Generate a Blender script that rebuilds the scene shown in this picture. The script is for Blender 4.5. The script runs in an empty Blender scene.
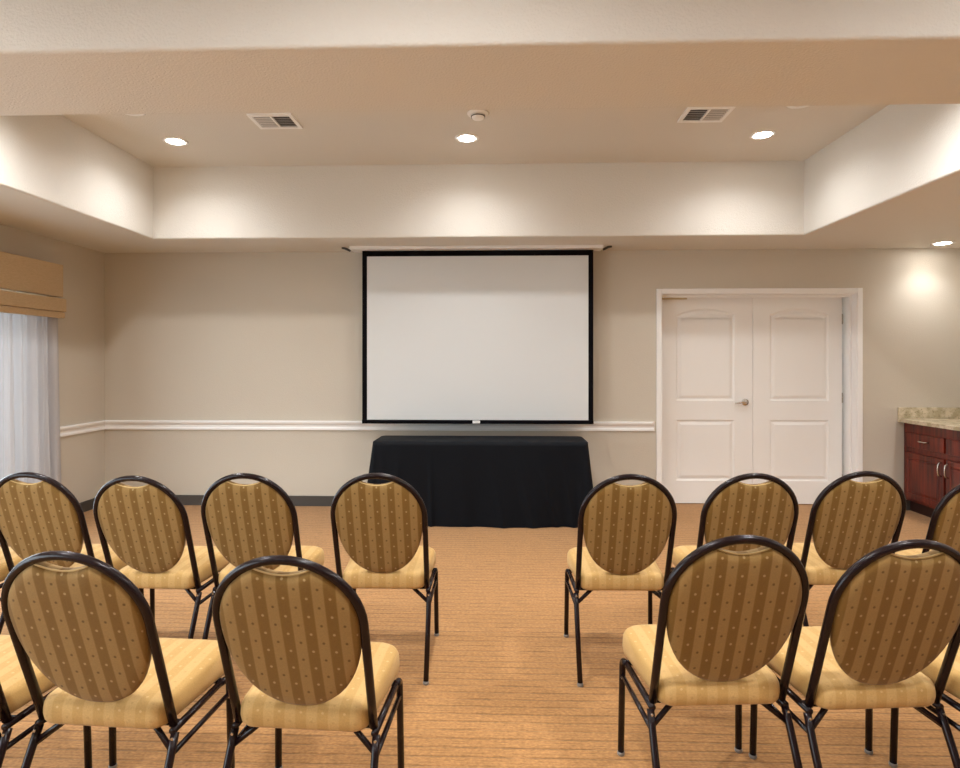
import bpy, bmesh, math, random
from mathutils import Vector, Matrix
random.seed(7)
C = bpy.context.scene.collection
PI = math.pi
R = math.radians

# ------------------------------------------------------------------ materials
def mat(name):
    m = bpy.data.materials.new(name); m.use_nodes = True
    nt = m.node_tree
    return m, nt, nt.nodes['Principled BSDF']

def simple(name, col, rough=0.5, metal=0.0, spec=0.5, bump=0.0, bscale=200.0, coat=0.0):
    m, nt, b = mat(name)
    b.inputs['Base Color'].default_value = (*col, 1)
    b.inputs['Roughness'].default_value = rough
    b.inputs['Metallic'].default_value = metal
    b.inputs['Specular IOR Level'].default_value = spec
    b.inputs['Coat Weight'].default_value = coat
    if bump:
        tc = nt.nodes.new('ShaderNodeTexCoord')
        n = nt.nodes.new('ShaderNodeTexNoise'); n.inputs['Scale'].default_value = bscale
        n.inputs['Detail'].default_value = 3
        bp = nt.nodes.new('ShaderNodeBump'); bp.inputs['Strength'].default_value = bump
        bp.inputs['Distance'].default_value = 0.004
        nt.links.new(tc.outputs['Object'], n.inputs['Vector'])
        nt.links.new(n.outputs['Fac'], bp.inputs['Height'])
        nt.links.new(bp.outputs['Normal'], b.inputs['Normal'])
    return m

class G:
    """tiny node-graph helper"""
    def __init__(s, nt): s.nt = nt
    def m(s, op, a, b=None, c=None):
        n = s.nt.nodes.new('ShaderNodeMath'); n.operation = op
        for i, v in enumerate((a, b, c)):
            if v is None: continue
            if isinstance(v, (int, float)): n.inputs[i].default_value = v
            else: s.nt.links.new(v, n.inputs[i])
        return n.outputs[0]
    def mix(s, f, a, b):
        n = s.nt.nodes.new('ShaderNodeMix'); n.data_type = 'RGBA'
        for sock, v in ((n.inputs[0], f), (n.inputs[6], a), (n.inputs[7], b)):
            if isinstance(v, tuple): sock.default_value = (*v, 1)
            elif isinstance(v, (int, float)): sock.default_value = v
            else: s.nt.links.new(v, sock)
        return n.outputs[2]
    def ss(s, v, lo, hi):
        n = s.nt.nodes.new('ShaderNodeMapRange'); n.interpolation_type = 'SMOOTHSTEP'
        s.nt.links.new(v, n.inputs[0]); n.inputs[1].default_value = lo; n.inputs[2].default_value = hi
        return n.outputs[0]

def fabric(name, vert):
    m, nt, b = mat(name); g = G(nt)
    tc = nt.nodes.new('ShaderNodeTexCoord')
    sp = nt.nodes.new('ShaderNodeSeparateXYZ'); nt.links.new(tc.outputs['Object'], sp.inputs[0])
    p = 0.063
    x = g.m('ADD', sp.outputs[0], p * 20.75)
    v = g.m('ADD', sp.outputs[2], 0.0) if vert else g.m('ADD', sp.outputs[1], sp.outputs[2])
    v = g.m('ADD', v, 2.0)
    u = g.m('FRACT', g.m('DIVIDE', x, p))
    q = 0.056
    w = g.m('DIVIDE', v, q)
    s = g.m('SINE', g.m('MULTIPLY', u, 2 * PI))
    stripe = g.ss(s, -0.25, 0.25)
    ns = nt.nodes.new('ShaderNodeSeparateXYZ'); nt.links.new(tc.outputs['Normal'], ns.inputs[0])
    flat = g.m('SUBTRACT', 1.0, g.ss(g.m('ABSOLUTE', ns.outputs[0]), 0.45, 0.75))
    def dot(uc, off, r):
        dx = g.m('MULTIPLY', g.m('SUBTRACT', u, uc), p)
        dy = g.m('MULTIPLY', g.m('SUBTRACT', g.m('FRACT', g.m('ADD', w, off)), 0.5), q)
        d = g.m('SQRT', g.m('ADD', g.m('MULTIPLY', dx, dx), g.m('MULTIPLY', dy, dy)))
        return g.m('MULTIPLY', g.m('SUBTRACT', 1.0, g.ss(d, r * 0.6, r * 1.3)), flat)
    wv = nt.nodes.new('ShaderNodeTexNoise'); wv.inputs['Scale'].default_value = 260
    wv.inputs['Detail'].default_value = 2
    nt.links.new(tc.outputs['Object'], wv.inputs['Vector'])
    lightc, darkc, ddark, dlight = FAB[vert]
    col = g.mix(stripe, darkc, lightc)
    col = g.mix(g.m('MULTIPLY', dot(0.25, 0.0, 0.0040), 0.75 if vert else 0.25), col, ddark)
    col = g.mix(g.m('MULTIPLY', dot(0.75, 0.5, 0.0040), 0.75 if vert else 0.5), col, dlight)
    wob = g.m('MULTIPLY', g.m('SUBTRACT', wv.outputs['Fac'], 0.5), 0.35)
    hs = nt.nodes.new('ShaderNodeHueSaturation'); nt.links.new(col, hs.inputs['Color'])
    nt.links.new(g.m('ADD', wob, 1.0), hs.inputs['Value'])
    nt.links.new(hs.outputs[0], b.inputs['Base Color'])
    b.inputs['Roughness'].default_value = 0.75
    b.inputs['Specular IOR Level'].default_value = 0.25
    b.inputs['Sheen Weight'].default_value = 0.1
    bp = nt.nodes.new('ShaderNodeBump'); bp.inputs['Strength'].default_value = 0.15; bp.inputs['Distance'].default_value = 0.002
    nt.links.new(wv.outputs['Fac'], bp.inputs['Height']); nt.links.new(bp.outputs['Normal'], b.inputs['Normal'])
    return m

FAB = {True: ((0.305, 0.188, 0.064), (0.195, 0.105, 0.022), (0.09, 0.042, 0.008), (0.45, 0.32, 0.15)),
       False: ((0.56, 0.36, 0.140), (0.50, 0.31, 0.105), (0.28, 0.16, 0.05), (0.72, 0.52, 0.26))}  # same fabric twice: backs coloured darker as shaded, seats lighter as lit

def carpet_mat():
    m, nt, b = mat('carpet'); g = G(nt)
    tc = nt.nodes.new('ShaderNodeTexCoord')
    def noise(scale, sx, sy, det=3):
        mp = nt.nodes.new('ShaderNodeMapping'); mp.inputs['Scale'].default_value = (sx, sy, 1)
        nt.links.new(tc.outputs['Object'], mp.inputs['Vector'])
        n = nt.nodes.new('ShaderNodeTexNoise'); n.inputs['Scale'].default_value = scale; n.inputs['Detail'].default_value = det
        nt.links.new(mp.outputs[0], n.inputs['Vector']); return n.outputs['Fac']
    sp = nt.nodes.new('ShaderNodeSeparateXYZ'); nt.links.new(tc.outputs['Object'], sp.inputs[0])
    fine = noise(1.0, 70, 150, 2)
    blot = noise(0.8, 1, 1, 4)
    speck = noise(60, 1, 1, 3)
    drift = g.m('MULTIPLY', g.m('SUBTRACT', noise(1.0, 1.2, 1.2, 2), 0.5), 0.012)
    def ribs(period, lo, hi, off=20.0):
        yy = g.m('DIVIDE', g.m('ADD', g.m('ADD', sp.outputs[1], drift), off), period)
        r = g.m('ABSOLUTE', g.m('SUBTRACT', g.m('FRACT', yy), 0.5))
        return g.m('SUBTRACT', 1.0, g.ss(r, lo, hi))
    ribl = ribs(0.052, 0.02, 0.11)
    ribf = ribs(0.013, 0.05, 0.45)
    broken = g.ss(noise(1.0, 7, 30, 2), 0.36, 0.60)
    bf = g.ss(noise(1.0, 12, 60, 2), 0.35, 0.65)
    a = (0.42, 0.217, 0.080)
    col = g.mix(g.m('MULTIPLY', g.m('MULTIPLY', ribf, bf), 0.42), a, (0.20, 0.105, 0.040))
    col = g.mix(g.m('MULTIPLY', g.m('MULTIPLY', ribl, g.m('ADD', g.m('MULTIPLY', broken, 0.75), 0.25)), 0.62), col, (0.12, 0.058, 0.022))
    k = g.m('ADD', g.m('MULTIPLY', g.m('SUBTRACT', fine, 0.5), 0.9), 1.0)
    k = g.m('MULTIPLY', k, g.m('ADD', g.m('MULTIPLY', g.m('SUBTRACT', blot, 0.5), 0.35), 1.0))
    k = g.m('MULTIPLY', k, g.m('ADD', g.m('MULTIPLY', g.m('SUBTRACT', speck, 0.5), 0.7), 1.0))
    hs = nt.nodes.new('ShaderNodeHueSaturation'); nt.links.new(col, hs.inputs['Color']); nt.links.new(k, hs.inputs['Value'])
    nt.links.new(hs.outputs[0], b.inputs['Base Color'])
    b.inputs['Roughness'].default_value = 0.9; b.inputs['Specular IOR Level'].default_value = 0.1
    b.inputs['Sheen Weight'].default_value = 0.15
    bp = nt.nodes.new('ShaderNodeBump'); bp.inputs['Strength'].default_value = 0.4; bp.inputs['Distance'].default_value = 0.004
    nt.links.new(g.m('SUBTRACT', fine, ribl), bp.inputs['Height']); nt.links.new(bp.outputs['Normal'], b.inputs['Normal'])
    return m

def wood_mat():
    m, nt, b = mat('cherry_wood'); g = G(nt)
    tc = nt.nodes.new('ShaderNodeTexCoord')
    mp = nt.nodes.new('ShaderNodeMapping'); mp.inputs['Scale'].default_value = (30, 30, 2.5)
    nt.links.new(tc.outputs['Object'], mp.inputs['Vector'])
    n = nt.nodes.new('ShaderNodeTexNoise'); n.inputs['Scale'].default_value = 1.0; n.inputs['Detail'].default_value = 4
    nt.links.new(mp.outputs[0], n.inputs['Vector'])
    col = g.mix(g.ss(n.outputs['Fac'], 0.3, 0.7), (0.05, 0.005, 0.003), (0.17, 0.018, 0.006))
    nt.links.new(col, b.inputs['Base Color'])
    b.inputs['Roughness'].default_value = 0.38; b.inputs['Coat Weight'].default_value = 0.12; b.inputs['Coat Roughness'].default_value = 0.15
    return m

def granite_mat():
    m, nt, b = mat('granite'); g = G(nt)
    tc = nt.nodes.new('ShaderNodeTexCoord')
    n = nt.nodes.new('ShaderNodeTexNoise'); n.inputs['Scale'].default_value = 14; n.inputs['Detail'].default_value = 6
    n2 = nt.nodes.new('ShaderNodeTexNoise'); n2.inputs['Scale'].default_value = 70; n2.inputs['Detail'].default_value = 4
    for q in (n, n2): nt.links.new(tc.outputs['Object'], q.inputs['Vector'])
    col = g.mix(g.ss(n.outputs['Fac'], 0.38, 0.62), (0.44, 0.37, 0.24), (0.66, 0.57, 0.42))
    col = g.mix(g.m('MULTIPLY', g.ss(n2.outputs['Fac'], 0.58, 0.68), 0.6), col, (0.20, 0.15, 0.08))
    nt.links.new(col, b.inputs['Base Color']); b.inputs['Roughness'].default_value = 0.2
    return m

def burlap_mat():
    m, nt, b = mat('woven_shade'); g = G(nt)
    tc = nt.nodes.new('ShaderNodeTexCoord')
    mp = nt.nodes.new('ShaderNodeMapping'); mp.inputs['Scale'].default_value = (40, 40, 420)
    nt.links.new(tc.outputs['Object'], mp.inputs['Vector'])
    n = nt.nodes.new('ShaderNodeTexNoise'); n.inputs['Scale'].default_value = 1; n.inputs['Detail'].default_value = 3
    nt.links.new(mp.outputs[0], n.inputs['Vector'])
    nt.links.new(g.mix(n.outputs['Fac'], (0.44, 0.32, 0.19), (0.68, 0.53, 0.35)), b.inputs['Base Color'])
    b.inputs['Roughness'].default_value = 0.9; b.inputs['Specular IOR Level'].default_value = 0.1
    return m

def sheer_mat():
    m = bpy.data.materials.new('sheer_fabric'); m.use_nodes = True; nt = m.node_tree; nt.nodes.clear()
    out = nt.nodes.new('ShaderNodeOutputMaterial')
    d = nt.nodes.new('ShaderNodeBsdfDiffuse'); d.inputs[0].default_value = (0.47, 0.46, 0.47, 1)
    t = nt.nodes.new('ShaderNodeBsdfTranslucent'); t.inputs[0].default_value = (0.82, 0.82, 0.86, 1)
    tr = nt.nodes.new('ShaderNodeBsdfTransparent')
    a = nt.nodes.new('ShaderNodeMixShader'); a.inputs[0].default_value = 0.055
    c = nt.nodes.new('ShaderNodeMixShader'); c.inputs[0].default_value = 0.02
    nt.links.new(d.outputs[0], a.inputs[1]); nt.links.new(t.outputs[0], a.inputs[2])
    nt.links.new(a.outputs[0], c.inputs[1]); nt.links.new(tr.outputs[0], c.inputs[2])
    nt.links.new(c.outputs[0], out.inputs[0]); return m

def emit_mat(name, col, s):
    m, nt, b = mat(name)
    b.inputs['Base Color'].default_value = (1, 1, 1, 1)
    b.inputs['Emission Color'].default_value = (*col, 1); b.inputs['Emission Strength'].default_value = s
    return m

def glass_mat():
    m = bpy.data.materials.new('window_glass'); m.use_nodes = True; nt = m.node_tree; nt.nodes.clear()
    out = nt.nodes.new('ShaderNodeOutputMaterial'); t = nt.nodes.new('ShaderNodeBsdfTransparent'); t.inputs[0].default_value = (0.95, 0.97, 0.96, 1)
    gl = nt.nodes.new('ShaderNodeBsdfGlossy'); gl.inputs['Roughness'].default_value = 0.02
    mx = nt.nodes.new('ShaderNodeMixShader'); mx.inputs[0].default_value = 0.06
    nt.links.new(t.outputs[0], mx.inputs[1]); nt.links.new(gl.outputs[0], mx.inputs[2]); nt.links.new(mx.outputs[0], out.inputs[0])
    return m

M = dict(
    wall=simple('wall_paint', (0.575, 0.525, 0.445), 0.6, spec=0.25, bump=0.4, bscale=130),
    ceil=simple('ceiling_paint', (0.69, 0.665, 0.615), 0.6, spec=0.25, bump=0.7, bscale=110),
    white=simple('white_trim', (0.87, 0.87, 0.865), 0.35),
    door=simple('door_paint', (0.86, 0.86, 0.85), 0.38),
    base=simple('charcoal_base', (0.06, 0.052, 0.045), 0.5),
    carpet=carpet_mat(), pad=fabric('striped_fabric_shaded', True), seat=fabric('striped_fabric_lit', False),
    tube=simple('brown_enamel', (0.010, 0.004, 0.005), 0.25, spec=0.3, coat=0.0),
    glide=simple('clear_glide', (0.22, 0.20, 0.18), 0.3), steel=simple('steel', (0.6, 0.58, 0.55), 0.25, 1.0),
    piping=simple('gold_piping', (0.58, 0.40, 0.17), 0.7),
    cloth=simple('black_cloth', (0.0032, 0.0046, 0.0075), 0.6, spec=0.13),
    screen=simple('screen_white', (0.66, 0.68, 0.685), 0.8, spec=0.1),
    black=simple('screen_black', (0.003, 0.0025, 0.004), 0.8, spec=0.08),
    wood=wood_mat(), granite=granite_mat(), shade=burlap_mat(), sheer=sheer_mat(), glass=glass_mat(),
    brass=simple('dull_brass', (0.55, 0.45, 0.28), 0.45),
    dark=simple('dark_gap', (0.06, 0.058, 0.055), 0.6), vgrey=simple('vent_grey', (0.62, 0.61, 0.60), 0.5),
    toe=simple('toe_kick', (0.03, 0.008, 0.006), 0.5),
    lamp=emit_mat('lamp_glow', (1.0, 0.96, 0.90), 55.0),
    lampoff=simple('frosted_lens', (0.75, 0.73, 0.70), 0.4),
    table=simple('table_laminate', (0.30, 0.22, 0.14), 0.5),
    bounce_ground=simple('pale_bounce_ground', (0.58, 0.59, 0.60), 0.9, bump=0.2, bscale=40),
)

# ------------------------------------------------------------------ mesh helpers
def obj(name, bm, m, parent=None, smooth=False, bevel=0.0, seg=2):
    if bevel:
        bmesh.ops.bevel(bm, geom=bm.edges[:], offset=bevel, segments=seg, affect='EDGES', profile=0.6)
    bmesh.ops.recalc_face_normals(bm, faces=bm.faces[:])
    me = bpy.data.meshes.new(name); bm.to_mesh(me); bm.free()
    if smooth:
        me.polygons.foreach_set('use_smooth', [True] * len(me.polygons))
    me.materials.append(m)
    o = bpy.data.objects.new(name, me); C.objects.link(o)
    if parent: o.parent = parent
    return o

def box(bm, x0, x1, y0, y1, z0, z1, bevel=0.0, seg=2):
    v = [bm.verts.new((x, y, z)) for x in (x0, x1) for y in (y0, y1) for z in (z0, z1)]
    f = [(0, 1, 3, 2), (4, 6, 7, 5), (0, 4, 5, 1), (2, 3, 7, 6), (0, 2, 6, 4), (1, 5, 7, 3)]
    fs = [bm.faces.new([v[i] for i in q]) for q in f]
    if bevel:
        es = list({e for q in fs for e in q.edges})
        bmesh.ops.bevel(bm, geom=es, offset=bevel, segments=seg, affect='EDGES', profile=0.6)

def bx(*a, bevel=0.0, seg=2):
    bm = bmesh.new(); box(bm, *a, bevel=bevel, seg=seg); return bm

def fillet(pts, rad, n=5):
    pts = [Vector(p) for p in pts]; out = [pts[0]]
    for i in range(1, len(pts) - 1):
        a, b, c = pts[i - 1], pts[i], pts[i + 1]
        d1 = (a - b); d2 = (c - b); r = min(rad, d1.length * 0.45, d2.length * 0.45)
        p0 = b + d1.normalized() * r; p2 = b + d2.normalized() * r
        for k in range(n + 1):
            t = k / n
            out.append(p0 * (1 - t) ** 2 + b * 2 * t * (1 - t) + p2 * t * t)
    out.append(pts[-1]); return out

def tube(bm, pts, r, n=10, caps=True):
    pts = [Vector(p) for p in pts]; rings = []
    up = None
    for i, p in enumerate(pts):
        t = (pts[min(i + 1, len(pts) - 1)] - pts[max(i - 1, 0)]).normalized()
        if up is None:
            ref = Vector((0, 0, 1)) if abs(t.z) < 0.9 else Vector((1, 0, 0))
            up = (ref - t * ref.dot(t)).normalized()
        else:
            up = (up - t * up.dot(t)).normalized()
        s = t.cross(up)
        rr = r[i] if isinstance(r, (list, tuple)) else r
        rings.append([bm.verts.new(p + (up * math.cos(a) + s * math.sin(a)) * rr) for a in [2 * PI * k / n for k in range(n)]])
    for a, b in zip(rings, rings[1:]):
        for k in range(n):
            bm.faces.new((a[k], a[(k + 1) % n], b[(k + 1) % n], b[k]))
    if caps:
        bm.faces.new(rings[0][::-1]); bm.faces.new(rings[-1])

def tb(pts, r, n=10):
    bm = bmesh.new(); tube(bm, pts, r, n); return bm

def lathe(bm, prof, c=(0, 0, 0), n=28, axis='z'):
    rings = []
    for r, h in prof:
        ring = []
        for k in range(n):
            a = 2 * PI * k / n
            x, y = r * math.cos(a), r * math.sin(a)
            p = (x, y, h) if axis == 'z' else (x, h, y)
            ring.append(bm.verts.new((c[0] + p[0], c[1] + p[1], c[2] + p[2])))
        rings.append(ring)
    for a, b in zip(rings, rings[1:]):
        for k in range(n):
            bm.faces.new((a[k], a[(k + 1) % n], b[(k + 1) % n], b[k]))
    bm.faces.new(rings[0][::-1]); bm.faces.new(rings[-1])

def pillow(bm, outline, levels, centre, tocoord):
    """closed cushion: rings of a star-shaped outline scaled about centre; levels = (scale, height)"""
    rings = []
    for s, h in levels:
        rings.append([bm.verts.new(tocoord(centre[0] + (u - centre[0]) * s, centre[1] + (v - centre[1]) * s, h)) for u, v in outline])
    n = len(outline)
    for a, b in zip(rings, rings[1:]):
        for k in range(n):
            bm.faces.new((a[k], a[(k + 1) % n], b[(k + 1) % n], b[k]))
    for ring, flip in ((rings[0], True), (rings[-1], False)):
        bm.faces.new(ring[::-1] if flip else ring)

def thing(name, label, cat, loc=(0, 0, 0), rz=0, group=None):
    o = bpy.data.objects.new(name, None); C.objects.link(o); o.empty_display_size = 0.1
    o.location = loc; o.rotation_euler = (0, 0, rz); o['label'] = label; o['category'] = cat
    if group: o['group'] = group
    return o

def tag(o, label, cat, group=None):
    o['label'] = label; o['category'] = cat
    if group: o['group'] = group
    return o

def struct(o):
    o['kind'] = 'structure'; return o

def copy_tree(o, parent=None):
    c = o.copy(); C.objects.link(c)
    if parent: c.parent = parent
    for ch in list(o.children): copy_tree(ch, c)
    return c

# ------------------------------------------------------------------ room
WY, WX0, WX1, YB = 5.79, -3.865, 4.40, -3.6         # back wall, side walls, wall behind
ZS, ZT = 2.472, 3.10                                  # soffit, tray ceiling
TX0, TX1 = -3.005, 2.585                              # tray sides
TY1, BY1, BY0, TY0 = 5.15, 2.56, 2.03, -2.9           # back tray edge, beam, rear tray edge
T = 0.15

struct(obj('floor', bx(WX0 - T, WX1 + T, YB - T, WY + 0.6, -0.12, 0), M['carpet']))

# back wall with the door opening
DX0, DX1, DZ = 1.560, 3.402, 2.055
bm = bmesh.new()
box(bm, WX0 - T, DX0, WY, WY + 0.30, 0, ZS + 0.8)
box(bm, DX1, WX1 + T, WY, WY + 0.30, 0, ZS + 0.8)
box(bm, DX0, DX1, WY, WY + 0.30, DZ, ZS + 0.8)
struct(obj('wall_back', bm, M['wall']))
# left wall with the window opening
WINY0, WINY1, WINZ0, WINZ1 = 2.75, 4.95, 0.12, 2.05
bm = bmesh.new()
WIN_ADDED = (-2.0, 1.6)  # opening for the added window out of view
box(bm, WX0 - T, WX0, YB, WIN_ADDED[0], 0, ZS + 0.8); box(bm, WX0 - T, WX0, WIN_ADDED[1], WINY0, 0, ZS + 0.8)
box(bm, WX0 - T, WX0, *WIN_ADDED, 0, WINZ0); box(bm, WX0 - T, WX0, *WIN_ADDED, WINZ1, ZS + 0.8)
box(bm, WX0 - T, WX0, WINY1, WY, 0, ZS + 0.8)
box(bm, WX0 - T, WX0, WINY0, WINY1, 0, WINZ0); box(bm, WX0 - T, WX0, WINY0, WINY1, WINZ1, ZS + 0.8)
struct(obj('wall_left', bm, M['wall']))
struct(obj('wall_right', bx(WX1, WX1 + T, YB, WY, 0, ZS + 0.8), M['wall']))
struct(obj('wall_front', bx(WX0 - T, WX1 + T, YB - T, YB, 0, ZS + 0.8), M['wall']))

# ceiling: a lowered soffit round two raised trays, with a beam between them
def ring_shell():
    bm = bmesh.new()
    def slab(x0, x1, y0, y1): box(bm, x0, x1, y0, y1, ZS, ZT)
    slab(WX0, TX0, YB, WY); slab(TX1, WX1, YB, WY)
    slab(TX0, TX1, TY1, WY); slab(TX0, TX1, BY0, BY1); slab(TX0, TX1, YB, TY0)
    bmesh.ops.remove_doubles(bm, verts=bm.verts[:], dist=1e-5)
    return bm
def soffit():
    # outer boundary + two holes, extruded, with rounded lower hole edges
    bm = bmesh.new(); r = 0.014
    xs = [WX0, TX0, TX1, WX1]; ys = [YB, TY0, BY0, BY1, TY1, WY]
    V = {}
    def v(x, y, z):
        k = (round(x, 5), round(y, 5), round(z, 5))
        if k not in V: V[k] = bm.verts.new((x, y, z))
        return V[k]
    holes = {(1, 1), (1, 3)}
    for i in range(3):
        for j in range(5):
            if (i, j) in holes: continue
            bm.faces.new([v(xs[i], ys[j], ZS), v(xs[i], ys[j + 1], ZS), v(xs[i + 1], ys[j + 1], ZS), v(xs[i + 1], ys[j], ZS)])
    bev = []
    for (i, j) in holes:
        c = [(xs[i], ys[j]), (xs[i + 1], ys[j]), (xs[i + 1], ys[j + 1]), (xs[i], ys[j + 1])]
        for a in range(4):
            p, q = c[a], c[(a + 1) % 4]
            f = bm.faces.new([v(*p, ZS), v(*q, ZS), v(*q, ZT), v(*p, ZT)])
            bev.append(next(e for e in f.edges if all(abs(w.co.z - ZS) < 1e-6 for w in e.verts)))
    bmesh.ops.bevel(bm, geom=bev, offset=r, segments=4, affect='EDGES', profile=0.5)
    return bm
struct(obj('trim_1', soffit(), M['ceil']))
struct(obj('ceiling', bx(WX0 - T, WX1 + T, YB - T, WY + 0.3, ZT, ZT + 0.17), M['ceil']))

# baseboards
bh, bd = 0.098, 0.012
bm = bmesh.new(); box(bm, WX0, DX0 - 0.05, WY - bd, WY, 0, bh); box(bm, DX1 + 0.05, WX1, WY - bd, WY, 0, bh)
struct(obj('baseboard_back', bm, M['base']))
struct(obj('baseboard_left', bx(WX0, WX0 + bd, YB, WY - bd, 0, bh), M['base']))
struct(obj('baseboard_right', bx(WX1 - bd, WX1, YB, 4.66, 0, bh), M['base']))

# chair rail: moulded profile swept along back and left wall
RAIL = [(0.0, 0.737), (0.014, 0.737), (0.018, 0.742), (0.018, 0.758), (0.012, 0.765), (0.012, 0.785),
        (0.02, 0.792), (0.028, 0.800), (0.034, 0.812), (0.034, 0.824), (0.028, 0.829), (0.0, 0.829)]
def rail(a, b, nrm, m0, m1):
    bm = bmesh.new(); a, b, nrm = Vector(a), Vector(b), Vector(nrm); d = (b - a).normalized()
    L = [[bm.verts.new(p + nrm * t + Vector((0, 0, z)) + d * (t * k)) for t, z in RAIL] for p, k in ((a, m0), (b, m1))]
    n = len(RAIL)
    for i in range(n): bm.faces.new((L[0][i], L[0][(i + 1) % n], L[1][(i + 1) % n], L[1][i]))
    bm.faces.new(L[0][::-1]); bm.faces.new(L[1]); return bm
struct(obj('trim_2', rail((WX0, WY, 0), (1.50, WY, 0), (0, -1, 0), 1, -0.6), M['white']))
struct(obj('trim_3', rail((WX0, WY, 0), (WX0, WINY1 + 0.02, 0), (1, 0, 0), 1, 0), M['white']))

# ------------------------------------------------------------------ double door
LY = 5.975
d1 = bpy.data.objects.new('door_1', None); C.objects.link(d1); d1.location = ((DX0 + DX1) / 2, WY, 0); struct(d1)
d1['label'] = 'white double door with arched upper panels in the tan back wall'
def dp(name, bm, m, parent=d1, **k):
    o = obj(name, bm, m, None, **k)
    o.data.transform(Matrix.Translation(-Vector(d1.location))); o.parent = parent; return o
bm = bmesh.new(); cw = 0.045
for x0, x1 in ((DX0 - cw, DX0 + 0.004), (DX1 - 0.004, DX1 + cw)):
    box(bm, x0, x1, WY - 0.018, WY, 0, DZ + cw, bevel=0.005)
box(bm, DX0 + 0.004, DX1 - 0.004, WY - 0.018, WY, DZ - 0.004, DZ + cw, bevel=0.005)
dp('door_casing', bm, M['white'])
bm = bmesh.new()
jt = 0.008
box(bm, DX0, DX0 + jt, WY, LY + 0.05, 0, DZ); box(bm, DX1 - jt, DX1, WY, LY + 0.05, 0, DZ)
box(bm, DX0 + jt, DX1 - jt, WY, LY + 0.05, DZ - jt, DZ)
# stops and the steps moulded into the jambs
box(bm, DX1 - 0.030, DX1 - jt, WY + 0.07, WY + 0.11, 0, DZ - jt, bevel=0.004)
box(bm, DX0 + jt, DX0 + 0.030, WY + 0.07, WY + 0.11, 0, DZ - jt, bevel=0.004)
box(bm, DX0 + 0.030, DX1 - 0.030, WY + 0.07, WY + 0.11, DZ - 0.030, DZ - jt, bevel=0.004)
dp('door_jamb', bm, M['white'])
mid = 2.505
def arch_outline(x0, x1, z0, z1, rise, n=24):
    o = [(x0, z0), (x1, z0)]
    if rise <= 0: return o + [(x1, z1), (x0, z1)]
    c = (x0 + x1) / 2; h = (x1 - x0) / 2; Rr = (h * h + rise * rise) / (2 * rise)
    zc = z1 - Rr; o.append((x1, z1 - rise - 0.0))
    a0 = math.asin(h / Rr)
    for k in range(1, n): 
        a = a0 - 2 * a0 * k / n
        o.append((c + Rr * math.sin(a), zc + Rr * math.cos(a)))
    o.append((x0, z1 - rise)); return o
def offset_in(o, d):
    n = len(o); out = []
    for i in range(n):
        p0, p, p1 = Vector(o[i - 1]), Vector(o[i]), Vector(o[(i + 1) % n])
        e0 = (p - p0).normalized(); e1 = (p1 - p).normalized()
        n0 = Vector((-e0.y, e0.x)); n1 = Vector((-e1.y, e1.x))
        b = (n0 + n1); b = b / max(b.dot(n0), 0.2)
        out.append(tuple(p + b * d))
    return out
def leaf_face(bm, X0, X1, Z0, Z1, panels, y):
    """door face as a flat skin with moulded panels sunk into it"""
    from mathutils.geometry import delaunay_2d_cdt
    pts = [Vector(p) for p in ((X0, Z0), (X1, Z0), (X1, Z1), (X0, Z1))]; edges = [(0, 1), (1, 2), (2, 3), (3, 0)]
    for o in panels:
        b = len(pts); pts += [Vector(p) for p in o]; edges += [(b + i, b + (i + 1) % len(o)) for i in range(len(o))]
    vs, es, fs, *_ = delaunay_2d_cdt(pts, edges, [], 1, 1e-6)
    def inside(p, o):
        c = False
        for i in range(len(o)):
            a, b = o[i - 1], o[i]
            if (a[1] > p.y) != (b[1] > p.y) and p.x < (b[0] - a[0]) * (p.y - a[1]) / (b[1] - a[1]) + a[0]: c = not c
        return c
    bv = [bm.verts.new((q.x, y, q.y)) for q in vs]
    for f in fs:
        cen = sum((vs[i] for i in f), Vector((0, 0))) / len(f)
        if any(inside(cen, o) for o in panels): continue
        bm.faces.new([bv[i] for i in f])
def panel_mesh(o, y):
    bm = bmesh.new(); prev = None; n = len(o)
    for d, dy in ((0, 0), (0.004, 0.006), (0.014, 0.011), (0.022, 0.011), (0.048, 0.002), (0.052, 0.0015)):
        q = offset_in(o, d) if d else o
        ring = [bm.verts.new((p[0], y + dy, p[1])) for p in q]
        if prev:
            for i in range(n): bm.faces.new((prev[i], prev[(i + 1) % n], ring[(i + 1) % n], ring[i]))
        prev = ring
    bm.faces.new(prev); return bm
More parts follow.
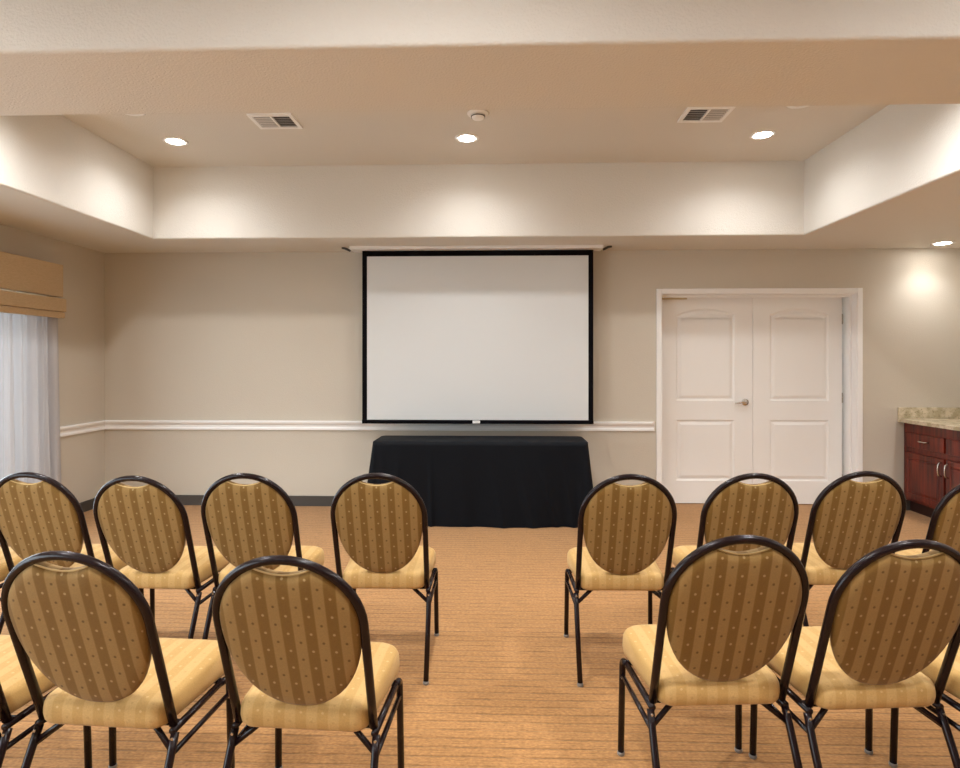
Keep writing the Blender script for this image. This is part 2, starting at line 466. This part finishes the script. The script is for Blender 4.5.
for k, (X0, X1) in enumerate(((DX0 + 0.012, mid - 0.002), (mid + 0.002, DX1 - 0.035))):
    c = (X0 + X1) / 2 + (0.006 if k == 0 else 0.018); hw = 0.285
    po = [arch_outline(c - hw, c + hw, 1.02, 1.925, 0.062), arch_outline(c - hw, c + hw, 0.232, 0.83, 0)]
    bm = bmesh.new(); Z0, Z1 = 0.008, 2.038
    leaf_face(bm, X0, X1, Z0, Z1, po, LY)
    a = [bm.verts.new((x, LY + 0.044, z)) for x, z in ((X0, Z0), (X1, Z0), (X1, Z1), (X0, Z1))]
    f = [bm.verts.new((x, LY, z)) for x, z in ((X0, Z0), (X1, Z0), (X1, Z1), (X0, Z1))]
    bm.faces.new(a[::-1])
    for i in range(4): bm.faces.new((f[i], f[(i + 1) % 4], a[(i + 1) % 4], a[i]))
    bmesh.ops.remove_doubles(bm, verts=bm.verts[:], dist=1e-5)
    lf = dp('door_leaf', bm, M['door'])
    for o in po: dp('door_panel', panel_mesh(o, LY), M['door'], lf)
    if k == 0:
        bm = bmesh.new(); hx, hz = mid - 0.075, 1.005
        lathe(bm, [(0.030, LY - 0.010), (0.034, LY - 0.006), (0.034, LY)], (hx, 0, hz), 24, 'y')
        tube(bm, [(hx, LY - 0.005, hz), (hx, LY - 0.05, hz)], 0.011, 12)
        tube(bm, fillet([(hx, LY - 0.045, hz), (hx - 0.03, LY - 0.056, hz + 0.003), (hx - 0.115, LY - 0.05, hz - 0.006)], 0.02), [0.012] * 2 + [0.0105] * 5 + [0.008], 12)
        h = dp('door_handle', bm, M['steel'], lf, smooth=True); h['label'] = 'brushed steel lever handle on round rose'
        bm = bmesh.new(); box(bm, DX0 + 0.03, DX0 + 0.30, LY - 0.02, LY, 2.016, 2.034, bevel=0.004)
        dp('door_coordinator', bm, M['brass'], lf)
    bm = bmesh.new(); ex = X0 if k == 0 else X1
    for z in (0.25, 1.05, 1.82):
        tube(bm, [(ex, LY - 0.006, z - 0.05), (ex, LY - 0.006, z + 0.05)], 0.006, 8)
    dp('door_hinge', bm, M['steel'], lf)
# the dark space behind the doors
struct(obj('wall_corridor', bx(DX0 - 0.3, DX1 + 0.3, WY + 0.45, WY + 0.5, 0, ZS), M['wall']))

# ------------------------------------------------------------------ window, shade, sheer curtain
def window(name, wy0, wy1):
    w = bpy.data.objects.new(name, None); C.objects.link(w); struct(w)
    bm = bmesh.new(); fx0, fx1 = WX0 - 0.11, WX0 - 0.06
    for y in (wy0, (wy0 + wy1) / 2 - 0.025, wy1 - 0.05): box(bm, fx0, fx1, y, y + 0.05, WINZ0, WINZ1)
    for z in (WINZ0, WINZ1 - 0.05): box(bm, fx0 + 0.001, fx1 - 0.001, wy0, wy1, z, z + 0.05)
    obj('window_frame', bm, M['white'], w)
    obj('window_pane', bx(WX0 - 0.088, WX0 - 0.082, wy0 + 0.05, wy1 - 0.05, WINZ0 + 0.05, WINZ1 - 0.05), M['glass'], w)
    pl = bpy.data.lights.new('window_portal', 'AREA'); pl.shape = 'RECTANGLE'; pl.size = wy1 - wy0; pl.size_y = WINZ1 - WINZ0
    pl.cycles.is_portal = True
    po = bpy.data.objects.new('window_portal', pl); C.objects.link(po)
    po.location = (WX0 - 0.13, (wy0 + wy1) / 2, (WINZ0 + WINZ1) / 2); po.rotation_euler = (R(90), 0, R(-90))
window('window_1', WINY0, WINY1)
window('window_added', *WIN_ADDED)  # unseen window behind the camera, added to let in more daylight
struct(obj('ground_outside', bx(-14, WX0 - T - 0.02, -6, 12, -0.4, -0.15), M['bounce_ground']))  # unseen ground, made pale to bounce daylight up into the room

sy0, sy1 = 2.6, 5.04
rs = thing('roman_shade', 'tan woven flat roman shade folded up at top of left window', 'window shade', (WX0, (sy0 + sy1) / 2, 1.77))
def sp(name, bm, m, parent=rs, **k):
    o = obj(name, bm, m, None, **k); o.data.transform(Matrix.Translation(-Vector(rs.location))); o.parent = parent; return o
bm = bmesh.new()
box(bm, WX0 + 0.002, WX0 + 0.14, sy0, sy1, 1.955, 2.232, bevel=0.006)
sp('valance', bm, M['shade'])
bm = bmesh.new()
box(bm, WX0 + 0.105, WX0 + 0.160, sy0 - 0.002, sy1 + 0.012, 1.828, 1.940, bevel=0.006)
sp('fold', bm, M['shade'])
bm = bmesh.new()
box(bm, WX0 + 0.107, WX0 + 0.150, sy0, sy1 + 0.008, 1.775, 1.824, bevel=0.008)
sp('hem', bm, M['shade'])

def curtain(y0, y1, z0, z1, xc, seed, flare):
    fq = 52.0 * (y1 - y0)
    rnd = random.Random(seed); bm = bmesh.new(); n, k = 150, 26; ph = [rnd.uniform(0, 6.28) for _ in range(4)]; rows = []
    for j in range(k + 1):
        t = j / k; z = z1 + (z0 - z1) * t; row = []
        for i in range(n + 1):
            s = i / n; y = y0 + (y1 - y0) * s + flare * t * (s - 0.0) * (1 if flare > 0 else 0)
            a = 0.020 + 0.018 * t
            x = xc + a * (math.sin(s * fq + ph[0]) * 0.75 + math.sin(s * fq * 1.63 + ph[1] + t) * 0.5 + 0.25 * math.sin(s * fq * 3.1 + ph[2]))
            row.append(bm.verts.new((x, y, z)))
        rows.append(row)
    for a, b in zip(rows, rows[1:]):
        for i in range(n): bm.faces.new((a[i], a[i + 1], b[i + 1], b[i]))
    return bm
tag(obj('sheer_curtain', curtain(4.30, 5.085, 0.02, 1.95, WX0 + 0.062, 3, 0.05), M['sheer'], smooth=True),
    'white sheer curtain hanging in folds below the tan shade on left wall', 'curtain')

# ------------------------------------------------------------------ projection screen
SY = 5.60; SX0, SX1, SZ0, SZ1 = -1.272, 0.886, 0.823, 2.442
ps = thing('projection_screen', 'large white pull-down projection screen with black border on back wall', 'projection screen', ((SX0 + SX1) / 2, SY, SZ0))
def pp(name, bm, m, parent=ps, **k):
    o = obj(name, bm, m, None, **k); o.data.transform(Matrix.Translation(-Vector(ps.location))); o.parent = parent; return o
pp('screen_fabric', bx(SX0 + 0.045, SX1 - 0.045, SY - 0.001, SY + 0.001, SZ0 + 0.035, SZ1 - 0.052), M['screen'])
bm = bmesh.new()
box(bm, SX0, SX0 + 0.045, SY - 0.0015, SY + 0.0015, SZ0 + 0.03, SZ1); box(bm, SX1 - 0.045, SX1, SY - 0.0015, SY + 0.0015, SZ0 + 0.03, SZ1)
box(bm, SX0 + 0.045, SX1 - 0.045, SY - 0.0015, SY + 0.0015, SZ1 - 0.052, SZ1)
pp('border', bm, M['black'])
bar = pp('weight_bar', bx(SX0 - 0.002, SX1 + 0.002, SY - 0.014, SY + 0.014, SZ0, SZ0 + 0.036, bevel=0.006), M['black'])
pp('pull_tab', bx(-0.235, -0.165, SY - 0.019, SY - 0.0135, SZ0 + 0.004, SZ0 + 0.032, bevel=0.004), M['white'], bar)
pp('housing', bx(SX0 - 0.10, SX1 + 0.08, SY - 0.09, SY + 0.09, SZ1 + 0.001, ZS, bevel=0.004), M['white'])
for s, x in ((-1, SX0 - 0.13), (1, SX1 + 0.11)):
    bm = bmesh.new()
    tube(bm, fillet([(x + s * 0.055, SY - 0.03, ZS - 0.004), (x + s * 0.02, SY - 0.03, ZS - 0.012), (x - s * 0.025, SY - 0.03, ZS - 0.034)], 0.01), 0.011, 8)
    pp('mounting_clip', bm, M['dark'])

# ------------------------------------------------------------------ draped table
tx0, tx1, ty0, ty1, tz = -1.07, 0.765, 5.085, 5.52, 0.722
ft = thing('folding_table', 'narrow folding table covered to the floor by the black cloth', 'table', ((tx0 + tx1) / 2, (ty0 + ty1) / 2, 0))
def fp(name, bm, m, parent=ft, **k):
    o = obj(name, bm, m, None, **k); o.data.transform(Matrix.Translation(-Vector(ft.location))); o.parent = parent; return o
fp('tabletop', bx(tx0 + 0.01, tx1 - 0.01, ty0 + 0.01, ty1 - 0.01, tz - 0.035, tz - 0.004, bevel=0.004), M['table'])
for x in (tx0 + 0.14, tx1 - 0.14):
    for y in (ty0 + 0.07, ty1 - 0.07):
        fp('leg', tb([(x, y, 0), (x, y, tz - 0.035)], 0.014), M['tube'])
def tablecloth():
    bm = bmesh.new(); rnd = random.Random(4)
    # perimeter outline with rounded corners
    r = 0.03; per = []
    def arc(cx, cy, a0, n=6):
        for k in range(n + 1):
            a = a0 + (PI / 2) * k / n; per.append((cx + r * math.cos(a), cy + r * math.sin(a), math.cos(a), math.sin(a), abs(math.sin(2 * a))))
    def line(x0, y0, x1, y1, nx, ny, n):
        for k in range(1, n): 
            t = k / n; per.append((x0 + (x1 - x0) * t, y0 + (y1 - y0) * t, nx, ny, 0))
    arc(tx1 - r, ty0 + r, -PI / 2); line(tx1, ty0 + r, tx1, ty1 - r, 1, 0, 14)
    arc(tx1 - r, ty1 - r, 0); line(tx1 - r, ty1, tx0 + r, ty1, 0, 1, 50)
    arc(tx0 + r, ty1 - r, PI / 2); line(tx0, ty1 - r, tx0, ty0 + r, -1, 0, 14)
    arc(tx0 + r, ty0 + r, PI); line(tx0 + r, ty0, tx1 - r, ty0, 0, -1, 170)
    n = len(per); ds = [0]
    for i in range(1, n): ds.append(ds[-1] + math.hypot(per[i][0] - per[i - 1][0], per[i][1] - per[i - 1][1]))
    rows = []; K = 22; cc = ((tx0 + tx1) / 2, (ty0 + ty1) / 2)
    rows.append([bm.verts.new((cc[0] + (p[0] - cc[0]) * 0.985, cc[1] + (p[1] - cc[1]) * 0.96, tz)) for p in per])
    for j in range(K + 1):
        t = j / K; row = []
        for i, p in enumerate(per):
            s = ds[i]
            f = 0.5 * math.sin(s * 5.1 + 1) + 0.35 * math.sin(s * 9.3 + 2.2 + 0.5 * t) + 0.3 * math.sin(s * 17 + 0.6)
            corner = math.exp(-min(abs(p[0] - tx0), abs(p[0] - tx1)) ** 2 / 0.012) if p[3] < 0 else 0.3
            if p[3] < -0.9:
                for xc, wd, am, sl in ((-0.98, 0.03, 1.0, 0.02), (-0.86, 0.025, 0.7, -0.05), (-0.57, 0.018, 0.9, 0.01), (-0.30, 0.05, 0.5, 0.10), (-0.02, 0.03, 0.6, 0.14),
                                       (0.22, 0.04, 0.7, 0.16), (0.40, 0.025, 0.8, 0.20), (0.58, 0.03, 0.9, 0.12), (0.70, 0.02, 0.8, 0.03)):
                    f += am * 1.1 * math.exp(-((p[0] - xc - sl * (t - 0.5)) / wd) ** 2)
            cf = corner * 0.5 * math.sin(s * 38)
            side = abs(p[2]) * (0.055 if p[2] < 0 else 0.04) * t
            off = 0.008 * t + t ** 1.2 * (0.026 * f + 0.026 * cf) + side + 0.010 * t * p[4]
            z = tz - 0.004 - (tz - 0.008) * t
            if j == 0: z = tz - 0.003
            zz = max(z, 0.004)
            row.append(bm.verts.new((p[0] + p[2] * off, p[1] + p[3] * off, zz)))
        rows.append(row)
    for a, b in zip(rows, rows[1:]):
        for i in range(n): bm.faces.new((a[i], a[(i + 1) % n], b[(i + 1) % n], b[i]))
    bm.faces.new(rows[0])
    return bm
tag(obj('tablecloth', tablecloth(), M['cloth'], smooth=True), 'black floor-length cloth draped over table below the projection screen', 'tablecloth')

# ------------------------------------------------------------------ cabinet and worktop on the right
cx = 3.83; cy1 = WY - 0.013; cy0 = 4.66
cb = thing('base_cabinet', 'dark cherry wood base cabinet with two drawers at right edge', 'cabinet', ((cx + WX1) / 2, (cy0 + cy1) / 2, 0))
def cp(name, bm, m, parent=cb, **k):
    o = obj(name, bm, m, None, **k); o.data.transform(Matrix.Translation(-Vector(cb.location))); o.parent = parent; return o
cp('carcass', bx(cx, WX1 - 0.002, cy0, cy1, 0.11, 0.832, bevel=0.003), M['wood'])
cp('toe_kick', bx(cx + 0.06, WX1 - 0.002, cy0 + 0.01, cy1, 0.0, 0.11), M['toe'])
ym = 5.235
for k, (a, b) in enumerate(((ym + 0.012, cy1 - 0.03), (cy0 + 0.025, ym - 0.012))):
    dr = cp('drawer_front', bx(cx - 0.019, cx - 0.0005, a, b, 0.615, 0.745, bevel=0.005), M['wood'])
    yc = (a + b) / 2 - 0.02
    cp('drawer_handle', tb(fillet([(cx - 0.018, yc - 0.05, 0.683), (cx - 0.045, yc - 0.045, 0.683), (cx - 0.045, yc + 0.045, 0.683), (cx - 0.018, yc + 0.05, 0.683)], 0.02), 0.007, 8), M['steel'], dr, smooth=True)
    bm = bmesh.new(); box(bm, cx - 0.019, cx - 0.0005, a, b, 0.135, 0.565, bevel=0.005)
    dd = cp('cabinet_door', bm, M['wood'])
    # raised centre panel with a moulded border
    o = [(a + 0.05, 0.185), (b - 0.05, 0.185), (b - 0.05, 0.515), (a + 0.05, 0.515)]
    bm = bmesh.new(); prev = None
    for d, h in ((0, 0.0), (0.006, 0.006), (0.012, 0.0005), (0.03, 0.0045), (0.034, 0.0045)):
        q = offset_in(o, d) if d else o
        ring = [bm.verts.new((cx - 0.0192 - h, p[0], p[1])) for p in q]
        if prev:
            for i in range(4): bm.faces.new((prev[i], prev[(i + 1) % 4], ring[(i + 1) % 4], ring[i]))
        prev = ring
    bm.faces.new(prev)
    cp('raised_panel', bm, M['wood'], dd)
    hy = a + 0.028 if k == 0 else b - 0.028
    cp('door_handle', tb(fillet([(cx - 0.018, hy, 0.415), (cx - 0.044, hy, 0.425), (cx - 0.05, hy, 0.475), (cx - 0.044, hy, 0.525), (cx - 0.018, hy, 0.535)], 0.03), 0.007, 8), M['steel'], dd, smooth=True)
ct = thing('worktop', 'beige granite worktop with low backsplash on the cherry cabinet', 'worktop', ((cx + WX1) / 2, (cy0 + cy1) / 2, 0.833))
for nm, a in (('slab', (cx - 0.052, WX1 - 0.002, cy0 - 0.02, WY - 0.001, 0.833, 0.87)), ):
    o = obj(nm, bx(*a, bevel=0.006), M['granite']); o.data.transform(Matrix.Translation(-Vector(ct.location))); o.parent = ct
bm = bmesh.new(); box(bm, cx - 0.052, WX1 - 0.002, WY - 0.021, WY - 0.001, 0.8705, 0.972, bevel=0.003)
box(bm, WX1 - 0.022, WX1 - 0.002, cy0 - 0.02, WY - 0.022, 0.8705, 0.972, bevel=0.003)
o = obj('backsplash', bm, M['granite']); o.data.transform(Matrix.Translation(-Vector(ct.location))); o.parent = ct

# ------------------------------------------------------------------ ceiling fittings
WARM = (1.0, 0.995, 0.985)
def lamp(loc, power, size=150, blend=0.35, col=WARM, rad=0.045):  # serves the visible downlights and the added unseen lamps alike
    l = bpy.data.lights.new('downlight_or_fill_lamp', 'SPOT'); l.energy = power; l.color = col
    l.spot_size = R(size); l.spot_blend = blend; l.shadow_soft_size = rad
    o = bpy.data.objects.new('downlight_or_fill_lamp', l); C.objects.link(o); o.location = loc; return o
def downlight(x, y, z, label, power, group='recessed downlights', lit=True, size=156, blend=1.0):
    t = thing('recessed_downlight', label, 'ceiling light', (x, y, z), 0, group)
    bm = bmesh.new()
    prof = [(0.062, -0.004), (0.085, -0.006), (0.092, -0.003), (0.092, 0.0), (0.060, 0.0)]
    rings = [[bm.verts.new((r * math.cos(2 * PI * k / 28), r * math.sin(2 * PI * k / 28), h)) for k in range(28)] for r, h in prof]
    for a, b in zip(rings, rings[1:] + rings[:1]):
        for k in range(28): bm.faces.new((a[k], a[(k + 1) % 28], b[(k + 1) % 28], b[k]))
    obj('trim_ring', bm, M['white'], t, smooth=True)
    bm = bmesh.new(); lathe(bm, [(0.03, -0.009), (0.05, -0.007), (0.059, -0.003), (0.059, -0.0005)], n=24)
    obj('lens', bm, M['lamp'] if lit else M['lampoff'], t, smooth=True)
    if power:
        l = lamp((0, 0, -0.025), power, size, blend); l.parent = t
    return t
PT = 38
downlight(-2.48, 4.55, ZT, 'lit round downlight in raised ceiling, left of the three by the back', PT)
downlight(-0.235, 4.55, ZT, 'lit round downlight in raised ceiling, behind the smoke detector', PT)
downlight(1.98, 4.55, ZT, 'lit round downlight in raised ceiling, right of the three by the back', PT)
downlight(4.01, 5.53, ZS, 'lit round downlight in low soffit above the cabinet', 19, size=125)
downlight(-2.48, 3.98, ZT, 'white ceiling fitting half hidden by the beam, left of the left air vent', 0, 'ceiling fittings cut off by the beam', False)
downlight(1.99, 3.99, ZT, 'white ceiling fitting half hidden by the beam, right of the right air vent', 0, 'ceiling fittings cut off by the beam', False)
# unseen lamps added for brightness; the row just behind the beam is inferred
ADDED_LAMPS = []
for x in (-2.48, -0.24, 1.98):
    for y, p in ((0.9, 112), (-1.5, 55), (3.1, 100)): ADDED_LAMPS.append((x, y, ZT, p, 160 if y > 3 else 166))
for y in (3.4, 1.0): ADDED_LAMPS.append((3.9, y, ZS, 75, 160))
bm = bmesh.new()
for x, y, z, p, a in ADDED_LAMPS:
    lamp((x, y, z - 0.03), p, a, 1.0)
    lathe(bm, [(0.058, -0.003), (0.085, -0.006), (0.092, -0.003), (0.092, -0.0005)], (x, y, z), 24)
struct(obj('trim_added_lamps', bm, M['white']))  # trim rings that dress the added lamps

def vent(x, y, label, darkside):
    t = thing('air_vent', label, 'air vent', (x, y, ZT), 0, 'ceiling air vents')
    w, d = 0.155, 0.125
    bm = bmesh.new()
    for a in ((-w, w, -d, -d + 0.028), (-w, w, d - 0.028, d), (-w, -w + 0.026, -d + 0.028, d - 0.028), (w - 0.026, w, -d + 0.028, d - 0.028), (-0.007, 0.007, -d + 0.028, d - 0.028)):
        box(bm, a[0], a[1], a[2], a[3], -0.012, 0.0)
    obj('frame', bm, M['white'], t)
    obj('backing', bx(-w + 0.02, w - 0.02, -d + 0.02, d - 0.02, -0.002, -0.0005), M['dark'], t)
    for s in (-1, 1):
        bm = bmesh.new(); n = 7
        for k in range(n):
            yy = -d + 0.036 + (2 * d - 0.072) * k / (n - 1)
            x0, x1 = (0.007, w - 0.026) if s > 0 else (-w + 0.026, -0.007)
            tilt = 0.008 if s == darkside else -0.008
            wd = 0.0035 if s == darkside else 0.009
            v = [bm.verts.new(p) for p in ((x0, yy - wd, -0.0095 + tilt * 0.5), (x1, yy - wd, -0.0095 + tilt * 0.5), (x1, yy + wd, -0.0095 - tilt * 0.2), (x0, yy + wd, -0.0095 - tilt * 0.2))]
            f = bm.faces.new(v)
            g = bmesh.ops.extrude_face_region(bm, geom=[f]); bmesh.ops.translate(bm, vec=(0, 0, 0.0012), verts=[q for q in g['geom'] if isinstance(q, bmesh.types.BMVert)])
        obj('louvres', bm, M['vgrey'], t)
    return t
vent(-1.565, 4.18, 'white square air vent in raised ceiling, left of smoke detector', -1)
vent(1.42, 4.15, 'white square air vent in raised ceiling, right of smoke detector', 1)

sd = thing('smoke_detector', 'round white smoke detector on raised ceiling between the two vents', 'smoke detector', (-0.135, 4.10, ZT))
bm = bmesh.new(); lathe(bm, [(0.045, -0.012), (0.07, -0.010), (0.075, -0.004), (0.075, 0.0)], n=32); obj('base', bm, M['white'], sd, smooth=True)
bm = bmesh.new(); lathe(bm, [(0.02, -0.040), (0.036, -0.038), (0.043, -0.031), (0.05, -0.0125)], n=32); obj('cover', bm, M['white'], sd, smooth=True)
bm = bmesh.new(); lathe(bm, [(0.0465, -0.027), (0.0485, -0.027), (0.0495, -0.021), (0.0475, -0.021)], n=32); obj('sensor_slots', bm, M['dark'], sd)

# ------------------------------------------------------------------ chairs
def recline(u, v, h):
    """point in the leaning back plane: u across, v up the plane from the frame foot, h out of it (towards the sitter)"""
    a = math.atan2(0.170, 0.525); s, c = math.sin(a), math.cos(a)
    return Vector((u, -0.085 - v * s + h * c, 0.365 + v * c + h * s))
def make_chair():
    t = thing('banquet_chair', 'x', 'chair', (0, 0, 0), 0, 'striped banquet chairs in two rows')
    # seat
    out = []
    w0, w1, y0, y1 = 0.193, 0.213, -0.125, 0.265
    corners = [(w1, y1, 0.07, 0), (-w1, y1, 0.07, PI / 2), (-w0, y0, 0.045, PI), (w0, y0, 0.045, 1.5 * PI)]
    for cxx, cyy, r, a0 in corners:
        ox = cxx - math.copysign(r, cxx); oy = cyy - math.copysign(r, cyy)
        for k in range(9):
            a = a0 + PI / 2 * k / 8; out.append((ox + r * math.cos(a), oy + r * math.sin(a)))
    dense = []
    for i in range(len(out)):
        p, q = Vector(out[i]), Vector(out[(i + 1) % len(out)]); n = max(1, int((q - p).length / 0.03))
        dense += [tuple(p.lerp(q, k / n)) for k in range(n)]
    lv = [(0.90, 0.364), (0.955, 0.365), (0.985, 0.374), (1.0, 0.392), (1.0, 0.403), (0.99, 0.420), (0.965, 0.432), (0.92, 0.439), (0.8, 0.445), (0.5, 0.449), (0.2, 0.450)]
    bm = bmesh.new(); pillow(bm, dense, lv, (0, 0.07), lambda u, v, h: (u, v, h + 0.012 * max(0, (v - 0.0) / 0.26) * (1 if h > 0.415 else 0)))
    obj('seat', bm, M['seat'], t, smooth=True)
    # back pad: rounded oval with a shallow scoop in its top edge
    W, vc, up, dn = 0.195, 0.366, 0.1955, 0.292
    pts = []
    N = 72
    ua = 0.078; va = math.sqrt(W * W - ua * ua)
    a1 = math.atan2(va, ua)
    for k in range(11):                                  # shallow concave scoop, right to left
        u = ua - 2 * ua * k / 10; pts.append((u, vc + va - 0.020 * (1 - (u / ua) ** 2)))
    for k in range(1, 60):
        a = PI - a1 + (PI + 2 * a1) * k / 60; ca, sa = math.cos(a), math.sin(a); e = 1.0 if sa > 0 else 2 / 2.15
        pts.append((W * math.copysign(abs(ca) ** e, ca), vc + (up if sa > 0 else dn) * math.copysign(abs(sa) ** e, sa)))
    lv = [(0.0001, -0.0215), (0.5, -0.0205), (0.85, -0.018), (0.955, -0.014), (0.985, -0.0095), (1.0, -0.003), (1.0, 0.004), (0.985, 0.013), (0.95, 0.021), (0.85, 0.028), (0.5, 0.032), (0.0001, 0.033)]
    bm = bmesh.new(); pillow(bm, pts, lv, (0, vc), lambda u, v, h: recline(u, v, h))
    pad = obj('backrest', bm, M['pad'], t, smooth=True)
    pts2 = [recline(u, v + 0.0005, -0.005) for u, v in pts[:11]]
    bm = bmesh.new(); tube(bm, pts2, 0.0026, 6); obj('piping', bm, M['piping'], pad, smooth=True)
    # back frame: one bent tube
    Wf, vs = 0.2035, 0.367
    path = [(-0.2005, 0.0), (-0.2015, 0.10), (-0.203, 0.24)]
    path += [(-Wf * math.cos(PI * k / 26), vs + 0.2035 * math.sin(PI * k / 26)) for k in range(27)]
    path += [(0.203, 0.24), (0.2015, 0.10), (0.2005, 0.0)]
    obj('back_frame', tb([recline(u, v, 0) for u, v in path], 0.0125, 12), M['tube'], t, smooth=True)
    for s in (-1, 1):
        # front leg bends over into the side rail
        lg = obj('leg', tb(fillet([(s * 0.2135, 0.222, 0.012), (s * 0.210, 0.213, 0.342), (s * 0.209, 0.16, 0.352)], 0.03), 0.0115, 12), M['tube'], t, smooth=True)
        bm = bmesh.new(); lathe(bm, [(0.012, 0.0), (0.0135, 0.003), (0.0135, 0.010), (0.0125, 0.013)], (s * 0.2135, 0.222, 0), 12); obj('foot_glide', bm, M['glide'], lg, smooth=True)
        bm = bmesh.new(); lathe(bm, [(0.004, -0.0125), (0.006, -0.0105), (0.006, 0.0)], (s * 0.2115, 0.2135, 0.282), 8, 'y'); obj('rivet', bm, M['steel'], lg)
        lg = obj('leg', tb(fillet([(s * 0.2145, -0.243, 0.012), (s * 0.212, -0.125, 0.27), (s * 0.209, -0.09, 0.344)], 0.05), 0.0115, 12), M['tube'], t, smooth=True)
        bm = bmesh.new(); lathe(bm, [(0.012, 0.0), (0.0135, 0.003), (0.0135, 0.010), (0.0125, 0.013)], (s * 0.2145, -0.243, 0), 12); obj('foot_glide', bm, M['glide'], lg, smooth=True)
        bm = bmesh.new(); lathe(bm, [(0.004, -0.0145), (0.0045, -0.0125), (0.0045, 0.0)], (s * 0.210, -0.095, 0.335), 8, 'y'); obj('rivet', bm, M['steel'], lg)
        obj('seat_rail', tb([(s * 0.209, 0.165, 0.352), (s * 0.206, -0.10, 0.352)], 0.0105, 10), M['tube'], t, smooth=True)
        obj('stretcher', tb([(s * 0.2115, 0.214, 0.290), (s * 0.213, -0.112, 0.295)], 0.008, 10), M['tube'], t, smooth=True)
        obj('brace', tb([(s * 0.212, -0.108, 0.30), (s * 0.135, -0.075, 0.356), (s * 0.10, -0.06, 0.361)], 0.0085, 10), M['tube'], t, smooth=True)
    for y in (-0.06, 0.17):
        obj('crossbar', tb([(-0.208, y, 0.354), (0.208, y, 0.354)], 0.0095, 10), M['tube'], t, smooth=True)
    return t

YAW, F, HOR, CH = R(1.7), 600.0, 362.0, 1.40
def from_top(px, py, rot, k):
    """where a chair stands if the crown of its back frame (0.90 m high) is seen at px, py"""
    D = (CH - 0.92 * k) * F / (py - HOR); r = (px - 480) / F
    x = D * (-math.sin(YAW) + r * math.cos(YAW)); y = D * (math.cos(YAW) + r * math.sin(YAW))
    a = R(rot); off = 0.262
    return x - math.sin(a) * off, y + math.cos(a) * off
CHAIRS = [   # px, py of crown, lean, height factor, label
    (376, 473, 0, 1, 'front row chair on aisle left, before left end of black draped table'),
    (243, 473, -1, 1, 'front row chair second left from the aisle, before plain wall'),
    (132, 475.5, -2, 0.985, 'front row chair third left from the aisle, near back left corner'),
    (26, 472, -2, 1, 'front row chair at left picture edge, before the sheer curtain'),
    (631, 474, 1, 1, 'front row chair on aisle right, between black table and white doors'),
    (756, 473, 2, 1, 'front row chair before the white doors, second right from the aisle'),
    (867, 471, 3, 1, 'front row chair before right door jamb, third right from the aisle'),
    (993, 475, 3, 1, 'front row chair cut by right picture edge, before cherry cabinet'),
    (280.5, 555.5, -3, 0.975, 'back row chair on aisle left, whole striped back in foreground'),
    (60, 551, -3.5, 0.985, 'back row chair at lower left, second left from the aisle'),
    (745, 535, 4, 1, 'back row chair on aisle right, nearest one before white doors'),
    (918, 539.5, 5, 0.99, 'back row chair at lower right, second right from the aisle'),
    (-122, 549, -3, 0.985, 'back row chair mostly cut off at lower left corner'),
    (1104, 541, 5, 1, 'back row chair mostly cut off at lower right corner'),
    (-95, 474, -2, 1, 'front row chair of which only a seat corner shows at left edge'),
]
proto = make_chair()
for i, (px, py, rot, k, lab) in enumerate(CHAIRS):
    o = proto if i == 0 else copy_tree(proto)
    x, y = from_top(px, py, rot, k)
    o.location = (x, y, 0); o.rotation_euler = (0, 0, R(rot)); o.scale = (1, 1, k); o['label'] = lab

# ------------------------------------------------------------------ daylight and camera
w = bpy.data.worlds.new('world'); bpy.context.scene.world = w; w.use_nodes = True
bgn = w.node_tree.nodes['Background']; bgn.inputs[0].default_value = (0.82, 0.91, 1.0, 1); bgn.inputs[1].default_value = 6.0
cam = bpy.data.cameras.new('camera'); co = bpy.data.objects.new('camera', cam); C.objects.link(co)
cam.sensor_fit = 'HORIZONTAL'; cam.sensor_width = 36.0; cam.lens = 36.0 * F / 960.0
cam.shift_y = -(384 - HOR) / 960.0
cam.clip_start = 0.05
co.location = (0, 0, CH); co.rotation_euler = (R(90), 0, YAW)
sc = bpy.context.scene; sc.camera = co
sc.view_settings.view_transform = 'Standard'; sc.view_settings.look = 'None'
sc.view_settings.exposure = 0.42; sc.view_settings.gamma = 1.0; sc.view_settings.use_curve_mapping = False
sc.cycles.max_bounces = 10; sc.cycles.diffuse_bounces = 6; sc.cycles.transparent_max_bounces = 12
sc.cycles.sample_clamp_indirect = 6.0
